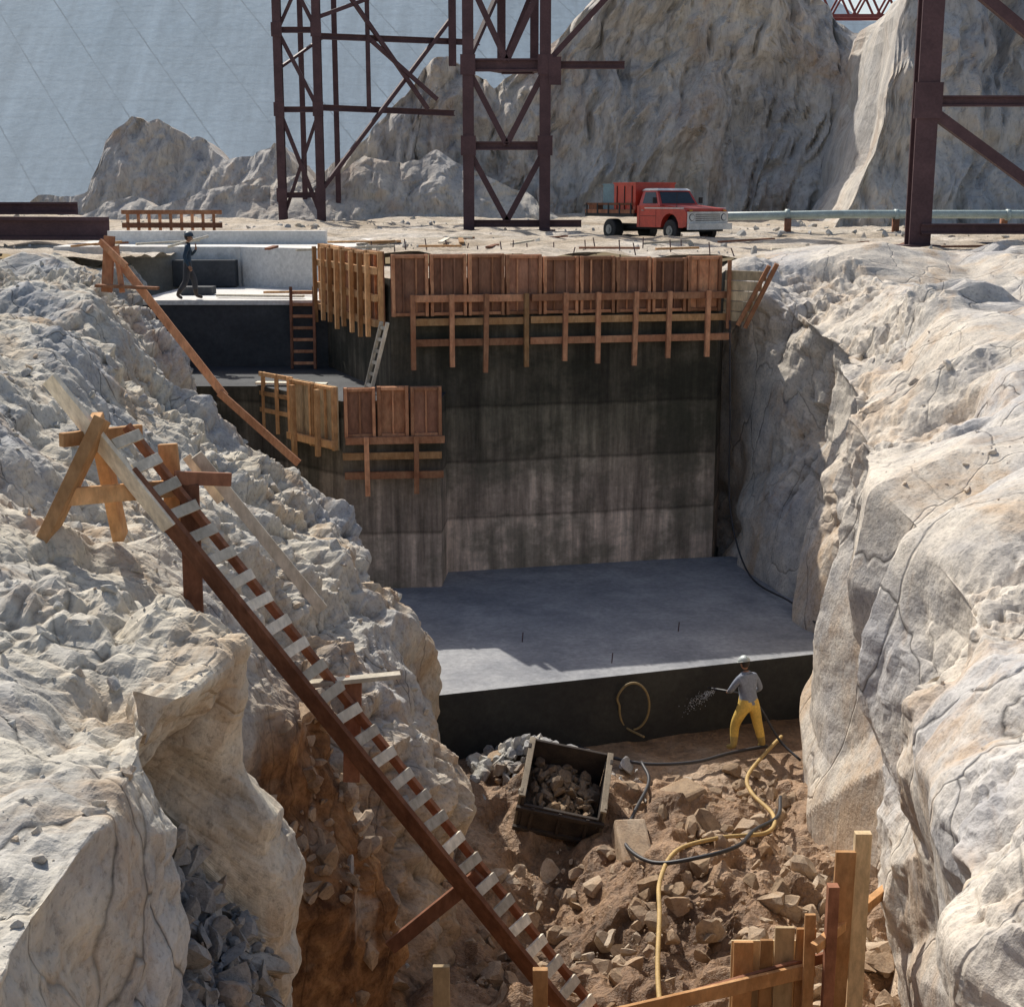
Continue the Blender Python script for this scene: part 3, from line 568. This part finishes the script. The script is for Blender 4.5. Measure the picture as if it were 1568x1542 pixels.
# ------------------------------------------------------------------ plateau clutter
b=B()
b.ibeam((-24,44,-.85),(-13.2,47,-.95),.45,.75,0); b.ibeam((-23.5,45.5,-.3),(-14.5,48,-.3),.3,.4,0); b.obj('steel_girder',[M_steel])
b=B()
for i in range(9): b.beam((-15+i*.42,56,-1.4),(-15+i*.42,56,-.45),.1,.1,0)
b.beam((-15.2,55.9,-.5),(-11.3,55.9,-.5),.08,.16,0); b.beam((-15.2,55.9,-1.0),(-11.3,55.9,-1.0),.08,.2,1); b.obj('wooden_barrier',[M_woodred,M_wooddk])
b=B()
rg=random.Random(4)
for i in range(34):
    x_=rg.uniform(-13,13); y_=rg.uniform(39.5,52) ; a=rg.uniform(-.5,.5)+(1.5 if rg.random()<.2 else 0); l=rg.uniform(.6,2.8); z_=-1.38
    b.beam((x_-math.cos(a)*l/2,y_-math.sin(a)*l/2,z_),(x_+math.cos(a)*l/2,y_+math.sin(a)*l/2,z_+rg.uniform(0,.12)),.16,.06,rg.choice((0,2,1)))
b.obj('lumber_scraps',[M_woodpale,M_woodor,M_wooddk])
b=B(); b.beam((-8.0,38.5,-2.55),(-5.6,38.1,-2.55),.2,.06,0); b.beam((-6.9,39.6,-2.54),(-5.4,39.2,-2.5),.18,.06,1); b.obj('deck_planks',[M_woodpale,M_woodor])
b=B(); b.tube([(6,60,-.75),(14,60,-.62),(24,59,-.62),(34,58,-.6)],.17,0,16)
for x_ in (11.5,16,20.5,25): b.tube([(x_-.08,60-(max(0,x_-14))*.1,-.64),(x_+.08,60-(max(0,x_-14))*.1,-.64)],.23,0,16); b.beam((x_,59.8,-1.5),(x_,59.8,-.8),.25,.25,1)
b.obj('pipeline',[plain('pipe_paint',(.36,.44,.42),.5),M_wooddk],smooth=True)
b=B(); b.tube(smoothpath([(8.5,47,-1.42),(12,46,-1.42),(17,45.3,-1.4),(24,45,-1.4)],8),.07,0,8); b.obj('ground_cable',[M_hoseK],smooth=True)
# ------------------------------------------------------------------ steel towers
b=B(); xl,xr,y0=-1.80,1.36,60
for x_ in (xl,xr): b.ibeam((x_,y0,-1.35),(x_,y0,18),.45,.45,0,(0,1,0),.14); b.box((x_,y0,-1.3),(.9,.9,.1),0)
for x_ in (-.45,.95): b.ibeam((x_,y0+2.6,5.3),(x_,y0+2.6,18),.36,.36,0,(0,1,0),.14)
for z_ in (2.15,5.35,8.9,12.6): 
    b.ibeam((xl,y0,z_),(xr,y0,z_),.28,.34 if z_!=5.35 else .5,0)
    for x_ in (xl,xr): b.box((x_,y0-.25,z_),(.62,.03,.8),0)
    if z_>5: b.ibeam((-.45,y0+2.6,z_),(.95,y0+2.6,z_),.24,.28,0); b.beam((xl,y0,z_),(-.45,y0+2.6,z_),.2,.2,0); b.beam((xr,y0,z_),(.95,y0+2.6,z_),.2,.2,0)
mx=(xl+xr)/2
for z0,z1 in ((-.9,2.0),(2.2,5.2),(5.5,8.8),(9,12.5)):
    b.beam((xl,y0,z1),(mx,y0,z0),.24,.24,0); b.beam((xr,y0,z1),(mx,y0,z0),.24,.24,0)
for z0,z1 in ((5.5,8.8),(9,12.5)): b.beam((-.45,y0+2.6,z0),(.95,y0+2.6,z1),.18,.18,0); b.beam((xl,y0,z0),(-.45,y0+2.6,z1),.18,.18,0)
b.ibeam((xl,y0,-1.0),(2.9,y0,-1.0),.3,.3,0); b.ibeam((xr,y0,5.35),(4.6,y0,5.35),.26,.3,0); b.beam((1.4,y0,5.4),(5.0,y0,9.2),.22,.22,0); b.box((1.75,y0-.26,5.1),(.5,.05,1.1),0)
b.obj('steel_tower',[M_steel])
b=B(); xl,xr,y0=-11.95,-9.95,75
for x_ in (xl,xr): b.ibeam((x_,y0,-1.25),(x_,y0,20),.42,.42,0,(0,1,0),.14)
for x_ in (xl+.75,xr+.55): b.ibeam((x_,y0+3,-1.25),(x_,y0+3,20),.26,.26,0,(0,1,0),.14)
for z_ in (.2,4.5,8.4,12.4,16):
    b.ibeam((xl,y0,z_),(xr,y0,z_),.24,.28,0)
    for x_ in (xl,xr): b.box((x_,y0-.23,z_),(.55,.03,.7),0)
for k,(z0,z1) in enumerate(((-.9,4.4),(4.5,8.4),(8.4,12.4),(12.4,16))):
    b.beam((xl,y0,z1),(xr,y0,z0),.2,.2,0); b.beam((xl+.02,y0+.1,z0),(xr,y0+.1,z1),.16,.16,0) if k%2==0 else b.beam((xl,y0,z0+2),(xr,y0+3,z1),.14,.14,0)
b.ibeam((-9.95,75,4.6),(-3.2,80,4.6),.25,.3,0); b.ibeam((-9.95,75,8.1),(-1.8,80,8.3),.25,.3,0)
b.ibeam((-7.5,76.5,4.6),(-7.5,76.5,20),.22,.22,0); b.ibeam((-3.2,79,7),(-3.2,79,20),.4,.4,0); b.ibeam((-2.2,78,7),(-2.2,78,20),.3,.3,0)
for (p_,q_) in (((-9.95,75,.4),(-3.2,79,9.5)),((-9.9,75,12.4),(-4.5,78,4.7)),((-7.5,76.5,8.2),(-4,78,5.2)),((-9.9,75,9.0),(-3.2,79,12))): b.beam(p_,q_,.2,.2,0)
b.obj('steel_tower',[M_steel])
b=B(); xl,xr,y0=11.9,17.6,42
for x_ in (xl,xr): b.ibeam((x_,y0,-1.4),(x_,y0,16),.62,.55,0,(0,1,0),.13); b.box((x_,y0,-1.36),(1.1,1.0,.1),0)
for z_ in (2.75,8.5): b.ibeam((xl,y0,z_),(xr,y0,z_),.26,.3,0); b.box((xl,y0-.3,z_),(.8,.04,1.0),0)
b.beam((xl+.1,y0-.1,6.6),(xr,y0-.1,2.4),.26,.3,0); b.beam((xl+.1,y0-.1,2.5),(xr,y0-.1,-1.3),.26,.3,0); b.beam((xl,y0,8.5),(xr,y0,12),.26,.3,0)
b.ibeam((xl,y0-.3,-.85),(24,y0-.3,-.85),.25,.3,0); b.obj('steel_tower',[M_steel])
b=B(); n=16
for j,(dz,dy) in enumerate(((0,0),(1.6,0),(1.6,1.6),(0,1.6))): b.beam((17.5,100+dy,12.1+dz),(44,100+dy,12.1+dz),.22,.22,0)
for i in range(n):
    xa=17.5+i*26.5/n; xb=xa+26.5/n/2; xc=xa+26.5/n
    for dy in (0,1.6): b.beam((xa,100+dy,13.7),(xb,100+dy,12.1),.13,.13,0); b.beam((xb,100+dy,12.1),(xc,100+dy,13.7),.13,.13,0)
b.ibeam((18,100.8,-1),(18,100.8,12.1),.5,.5,0); b.ibeam((43.5,100.8,-1),(43.5,100.8,12.1),.5,.5,0)
b.obj('lattice_boom',[M_steelred])
# ------------------------------------------------------------------ truck
M_tred=plain('truck_red_paint',(.52,.05,.03),.35); M_twh=plain('truck_white_paint',(.75,.73,.67),.4); M_tbk=plain('rubber',(.025,.025,.025),.8); M_gl=plain('truck_glass',(.03,.04,.045),.08); M_chr=plain('hub_metal',(.3,.3,.28),.5,.4); M_blue=plain('tank_blue',(.16,.26,.30),.6)
M_lamp=plain('headlamp_glass',(.75,.75,.7),.1)
b=B(); h=Vector((.55,-.835,0)); ang=math.atan2(h.y,h.x)
b.X=Matrix.Translation((6.85-2.5*h.x,51.0-2.5*h.y,-1.5))@Matrix.Rotation(ang,4,'Z')
def arc(cx_,r,z,n=9,a0=180,a1=0): return [(cx_+r*math.cos(math.radians(a0+(a1-a0)*i/(n-1))),z+r*math.sin(math.radians(a0+(a1-a0)*i/(n-1)))) for i in range(n)]
prof=[(-.15,.5),(.0,.5),(1.15,.5)]+arc(1.72,.50,.5)+[(2.42,.5),(2.62,.55),(2.64,1.0),(2.55,1.12),(1.2,1.24),(1.05,1.27),(-.15,1.27)]
b.prismY(prof,-.97,-.72,0); b.prismY(prof,.72,.97,0)
b.prismY([(-.15,.55),(1.1,.55),(1.1,.95),(2.58,.95),(2.58,1.17),(1.2,1.29),(-.15,1.29)],-.80,.80,0)
b.prismY([(1.1,.45),(2.5,.45),(2.5,.95),(1.1,.95)],-.55,.55,3)
def green(z0,z1,x0,x1,x0t,x1t,y0,y1,m):
    vs=[(x0,-y0,z0),(x1,-y0,z0),(x1,y0,z0),(x0,y0,z0),(x0t,-y1,z1),(x1t,-y1,z1),(x1t,y1,z1),(x0t,y1,z1)]
    b.add(vs,[(3,2,1,0),(4,5,6,7),(0,1,5,4),(1,2,6,5),(2,3,7,6),(3,0,4,7)],m)
green(1.27,1.80,-.13,1.10,-.06,.74,.90,.76,0); green(1.80,1.88,-.10,.80,-.02,.66,.79,.70,1)
def quadp(c,m,off=.012):
    c=[Vector(v) for v in c]; n=(c[1]-c[0]).cross(c[2]-c[0]).normalized(); b.add([v+n*off for v in c]+[v-n*.01 for v in c],[(0,1,2,3),(0,4,5,1),(1,5,6,2),(2,6,7,3),(3,7,4,0)],m)
quadp([(1.05,-.78,1.34),(1.05,.78,1.34),(.78,.68,1.75),(.78,-.68,1.75)],4)
for s_ in (-1,1):
    c=[(.08,s_*.885,1.34),(.92,s_*.885,1.34),(.68,s_*.775,1.74),(.10,s_*.775,1.74)]
    if s_>0: c=c[::-1]
    quadp(c,4)
    b.box((.5,s_*.974,.9),(.9,.006,.015),3); b.box((.95,s_*.974,.88),(.012,.006,.72),3); b.box((.02,s_*.974,.88),(.012,.006,.72),3); b.box((.2,s_*.985,1.1),(.14,.03,.03),5)
    b.box((1.0,s_*1.08,1.45),(.05,.16,.22),3)
    b.box((1.4,s_*.976,1.18),(2.2,.012,.035),1)
b.box((2.645,0,.86),(.05,1.86,.40),1)
for z_ in (.76,.83,.90,.97): b.box((2.675,0,z_),(.012,1.15,.028),3)
for s_ in (-1,1): b.tube([(2.64,s_*.74,.87),(2.70,s_*.74,.87)],.105,6,16); b.tube([(2.64,s_*.74,.87),(2.685,s_*.74,.87)],.125,3,16); b.box((2.66,s_*.78,1.10),(.04,.12,.05),7)
b.box((2.60,0,1.11),(.06,1.7,.05),0); b.box((2.78,0,.55),(.12,2.0,.22),1); b.box((2.70,0,.42),(.1,1.3,.10),3)
b.box((-.4,0,.5),(4.6,.8,.18),3); b.box((-1.75,0,.92),(3.0,2.1,.12),3)
for s_ in (-1,1):
    b.box((-1.75,s_*1.03,1.05),(3.0,.05,.14),2)
    for i in range(5): b.box((-.4-i*.68,s_*1.06,1.15),(.07,.04,.4),3)
    b.box((-1.75,s_*1.055,1.32),(2.9,.03,.08),2)
b.box((-.95,0,1.52),(1.3,1.85,1.05),0); b.box((-.95,0,2.07),(1.36,1.9,.06),0)
for i in range(3): b.box((-.5-i*.45,-.94,1.5),(.03,.03,.95),3); b.box((-.5-i*.45,.94,1.5),(.03,.03,.95),3)
b.box((-2.0,0,1.5),(.75,1.7,1.0),8); b.box((-2.0,0,2.03),(.8,1.74,.06),8); b.box((-2.9,0,1.15),(.5,1.9,.35),2)
def wheel(x_,y_,r,w_):
    b.tube([(x_,y_-w_/2,r),(x_,y_-w_/2+.03,r),(x_,y_+w_/2-.03,r),(x_,y_+w_/2,r)],[r*.9,r,r,r*.9],3,24); s_=1 if y_>0 else -1
    b.tube([(x_,y_+s_*(w_/2-.02),r),(x_,y_+s_*(w_/2+.02),r)],r*.45,5,16); b.tube([(x_,y_+s_*(w_/2),r),(x_,y_+s_*(w_/2+.05),r)],r*.2,5,12)
for s_ in (-1,1): wheel(1.72,s_*.84,.39,.24); wheel(-1.75,s_*.82,.39,.42)
b.tube([(1.72,-.8,.39),(1.72,.8,.39)],.06,3); b.tube([(-1.75,-.8,.39),(-1.75,.8,.39)],.09,3)
b.tube([(2.2,-1.05,1.2),(2.2,-1.05,1.75)],.012,3,6)
b.obj('flatbed_truck',[M_tred,M_twh,M_wooddk,M_tbk,M_gl,M_chr,M_lamp,plain('amber_lamp',(.7,.3,.03),.3),M_blue],.012)
# ------------------------------------------------------------------ people
def person(name,J,chains,mats,loc,yaw,head_c,head_dir,extra=None,scale=1.0):
    names=list(J); idx={k:i for i,k in enumerate(names)}
    E=[(idx[a],idx[c]) for a,c in chains]
    me=bpy.data.meshes.new(name+'_skel'); me.from_pydata([J[k][:3] for k in names],E,[]); ob=bpy.data.objects.new(name+'_skel',me); scene.collection.objects.link(ob)
    sk=ob.modifiers.new('skin','SKIN')
    for i,k in enumerate(names):
        r=J[k][3]; me.skin_vertices[0].data[i].radius=(r,r*(J[k][5] if len(J[k])>5 else 1))
    me.skin_vertices[0].data[0].use_root=True
    sk.use_smooth_shade=True
    su=ob.modifiers.new('sub','SUBSURF'); su.levels=2; su.render_levels=2
    dg=bpy.context.evaluated_depsgraph_get(); dg.update(); ev=ob.evaluated_get(dg); m2=bpy.data.meshes.new_from_object(ev)
    V=[v.co.copy() for v in m2.vertices]; F=[tuple(p.vertices) for p in m2.polygons]; MI=[]
    segs=[(Vector(J[a][:3]),Vector(J[c][:3]),J[c][4],J[c][3]) for a,c in chains]
    for p in m2.polygons:
        c=p.center; best=9;bi=0
        for a,d,mi,r in segs:
            t=max(0,min(1,(c-a).dot(d-a)/max(1e-9,(d-a).length_squared))); dd=(c-(a+(d-a)*t)).length/ (r+.03)
            if dd<best: best=dd;bi=mi
        MI.append(bi)
    bpy.data.objects.remove(ob)
    b=B(); b.V=V;b.F=F;b.M=MI
    hc=Vector(head_c); f=Vector(head_dir).normalized(); l=Vector((0,0,1)).cross(f).normalized(); u=f.cross(l)
    R=Matrix((l,f*1,u)).transposed() 
    def ell(c,rx,ry,rz,m,nu=16,nv=12,z0=-1,shape=None):
        vs=[];fs=[]
        for i in range(nv+1):
            ph=math.pi*(i/nv)-math.pi/2
            for k in range(nu):
                th=2*math.pi*k/nu; v=Vector((math.cos(ph)*math.cos(th),math.cos(ph)*math.sin(th),max(z0,math.sin(ph))))
                if shape: v=shape(v)
                vs.append(hc+R@(Vector(c)+Vector((v.x*rx,v.y*ry,v.z*rz))))
        for i in range(nv):
            for k in range(nu): fs.append((i*nu+k,i*nu+(k+1)%nu,(i+1)*nu+(k+1)%nu,(i+1)*nu+k))
        b.add(vs,fs,m)
    def jaw(v):
        if v.z<0: return Vector((v.x*(1+.25*v.z),v.y*(1+.12*v.z)+(.10*-v.z),v.z))
        return v
    ell((0,0,0),.076,.095,.118,2,shape=jaw); ell((0,.098,-.02),.013,.022,.025,2,8,6); ell((0,.088,-.062),.026,.01,.008,5,8,6)
    for s_ in (-1,1): ell((s_*.077,-.005,-.01),.012,.022,.032,2,8,6); ell((s_*.03,.085,.008),.013,.01,.008,5,8,6)
    ell((0,-.016,.018),.082,.092,.108,5)
    ell((0,.005,.045),.105,.128,.105,3,20,10,z0=-.05); ell((0,.02,.038),.125,.165,.012,3,20,6); ell((0,0,.10),.014,.115,.058,3,8,8)
    if extra: extra(b)
    o=b.obj(name,mats,smooth=True); o.location=loc; o.rotation_euler=(0,0,yaw); o.scale=(scale,)*3
    return o
CH=[('pel','wai'),('wai','che'),('che','nb'),('nb','nk')]
for s_ in 'LR': CH+=[('che','sh'+s_),('sh'+s_,'el'+s_),('el'+s_,'wr'+s_),('wr'+s_,'ha'+s_),('pel','hi'+s_),('hi'+s_,'kn'+s_),('kn'+s_,'cf'+s_),('cf'+s_,'an'+s_),('an'+s_,'to'+s_)]
def fingers(b,w,h,m,curl,side):
    w=Vector(w);h=Vector(h); d=(h-w).normalized(); c=Vector(curl).normalized(); s=d.cross(c).normalized()
    for i,l in enumerate((.062,.072,.068,.052)):
        base=h+s*(i-1.5)*.019; p1=base+d*l*.5+c*.006; p2=p1+(d*.5+c*.85)*l*.42; p3=p2+(c*.8-d*.5)*l*.3
        b.tube([base-d*.02,p1,p2,p3],[.0095,.009,.0085,.007],m,8)
    t0=w+(h-w)*.35-s*.03*side; b.tube([t0,t0-s*.025*side+d*.03,t0-s*.02*side+d*.055+c*.02],[.011,.010,.008],m,8)
M_skin=plain('skin',(.38,.20,.12),.6); M_hair=plain('dark_hair',(.03,.02,.015),.7)
J={'pel':(0,0,.96,.145,1,.8),'wai':(0,.03,1.08,.135,0,.8),'che':(0,.08,1.28,.165,0,.75),'nb':(0,.11,1.44,.08,0),'nk':(0,.13,1.50,.055,2),
'shL':(-.18,.09,1.38,.075,0),'elL':(-.28,.20,1.14,.058,0),'wrL':(-.16,.40,1.04,.036,0),'haL':(-.13,.47,1.02,.030,2,1),
'shR':(.18,.09,1.38,.075,0),'elR':(.30,.05,1.13,.058,0),'wrR':(.18,.26,1.0,.036,0),'haR':(.13,.33,.98,.030,2,1),
'hiL':(-.11,.0,.88,.125,1),'knL':(-.20,.14,.50,.095,1),'cfL':(-.22,.12,.34,.088,1),'anL':(-.26,.07,.10,.062,4),'toL':(-.29,.24,.04,.045,4),
'hiR':(.11,.0,.88,.125,1),'knR':(.19,-.04,.48,.095,1),'cfR':(.21,-.09,.32,.088,1),'anR':(.24,-.14,.10,.062,4),'toR':(.28,.02,.04,.045,4)}
def ex(b):
    fingers(b,J['wrL'][:3],J['haL'][:3],2,(.6,.1,-.6),1); fingers(b,J['wrR'][:3],J['haR'][:3],2,(-.6,.1,-.6),-1)
    b.tube(smoothpath([(.5,-.9,.03),(.42,-.4,.25),(.24,.0,.80),(.12,.33,.94),(-.10,.50,1.0),(-.16,.80,.96)],6),.024,6,8); b.tube([(-.16,.8,.96),(-.19,1.0,.93)],[.022,.012],6,8)
person('construction_worker',J,CH,[plain('blue_grey_shirt',(.22,.25,.31),.8),plain('yellow_trousers',(.75,.50,.11),.7),M_skin,plain('white_hardhat',(.55,.60,.58),.4),plain('rubber_boots',(.45,.32,.10),.6),M_hair,M_hoseK],
 (4.34,24.4,-9.93),.5,(0,.17,1.625),(0,1,-.35),ex)
J2={'pel':(0,0,.95,.135,1,.8),'wai':(0,.01,1.08,.125,0,.8),'che':(0,.03,1.29,.16,0,.75),'nb':(0,.03,1.45,.075,0),'nk':(0,.04,1.51,.052,2),
'shL':(-.17,.03,1.40,.07,0),'elL':(-.25,.12,1.16,.055,0),'wrL':(-.18,.24,1.30,.036,0),'haL':(-.15,.24,1.385,.030,2,1),
'shR':(.17,.03,1.40,.07,0),'elR':(.24,-.07,1.13,.055,0),'wrR':(.23,.03,.90,.036,0),'haR':(.22,.07,.82,.030,2,1),
'hiL':(-.09,.0,.88,.11,1),'knL':(-.10,.17,.50,.085,1),'cfL':(-.10,.17,.34,.08,1),'anL':(-.10,.20,.10,.055,4),'toL':(-.11,.37,.05,.04,4),
'hiR':(.09,.0,.88,.11,1),'knR':(.10,-.06,.48,.085,1),'cfR':(.10,-.16,.33,.08,1),'anR':(.10,-.30,.13,.055,4),'toR':(.11,-.16,.04,.04,4)}
def ex2(b):
    fingers(b,J2['wrL'][:3],J2['haL'][:3],2,(.2,-.3,.8),1); fingers(b,J2['wrR'][:3],J2['haR'][:3],2,(-.5,.3,-.2),-1)
    b.box((-.17,.05,1.52),(.22,1.1,.06),6,Matrix.Rotation(.25,3,'X'))
person('construction_worker',J2,CH,[plain('dark_blue_jacket',(.025,.055,.09),.8),plain('dark_trousers',(.05,.05,.055),.8),M_skin,plain('dark_hardhat',(.04,.07,.10),.5),plain('boots',(.04,.025,.015),.6),M_hair,M_woodpale],
 (-8.6,37.75,-2.62),-1.35,(0,.06,1.635),(0,1,-.1),ex2)
b=B(); r_=random.Random(3)
for i in range(420):
    t=r_.random(); c=Vector((3.78,25.1,-9.05)).lerp(Vector((3.1,25.5,-9.6)),t); c+=Vector([r_.gauss(0,.02+.09*t) for _ in range(3)]); s_=.004+.005*r_.random()
    b.box(c,(s_,s_,s_*2),0,Matrix.Rotation(.8,3,'X'))
b.obj('water_spray',[plain('water_droplets',(.8,.85,.9),.1)])
# ------------------------------------------------------------------ sky, sun, camera
el=math.radians(44); az=math.radians(-28)  # az from +Y toward +X
w=bpy.data.worlds.new('World'); scene.world=w; w.use_nodes=True; nt=w.node_tree
sky=nt.nodes.new('ShaderNodeTexSky'); sky.sky_type='NISHITA'; sky.sun_disc=False; sky.sun_elevation=el; sky.sun_rotation=az; sky.air_density=1.0; sky.dust_density=2.5
nt.links.new(sky.outputs[0],nt.nodes['Background'].inputs[0]); nt.nodes['Background'].inputs[1].default_value=.125
sl=bpy.data.lights.new('sun','SUN'); sl.energy=5; sl.angle=math.radians(.5); sl.color=(1,.94,.85)
so=bpy.data.objects.new('sun',sl); scene.collection.objects.link(so)
sd=Vector((math.sin(az)*math.cos(el),math.cos(az)*math.cos(el),math.sin(el))); so.rotation_euler=sd.to_track_quat('Z','Y').to_euler()
cam=bpy.data.cameras.new('camera'); co_=bpy.data.objects.new('camera',cam); scene.collection.objects.link(co_); scene.camera=co_
cam.lens=49.45; cam.sensor_width=36; cam.clip_end=6000; co_.location=(0,0,0); co_.rotation_euler=(math.radians(90-12.205),0,0)
scene.view_settings.view_transform='Standard'; scene.view_settings.look='None'; scene.view_settings.exposure=0
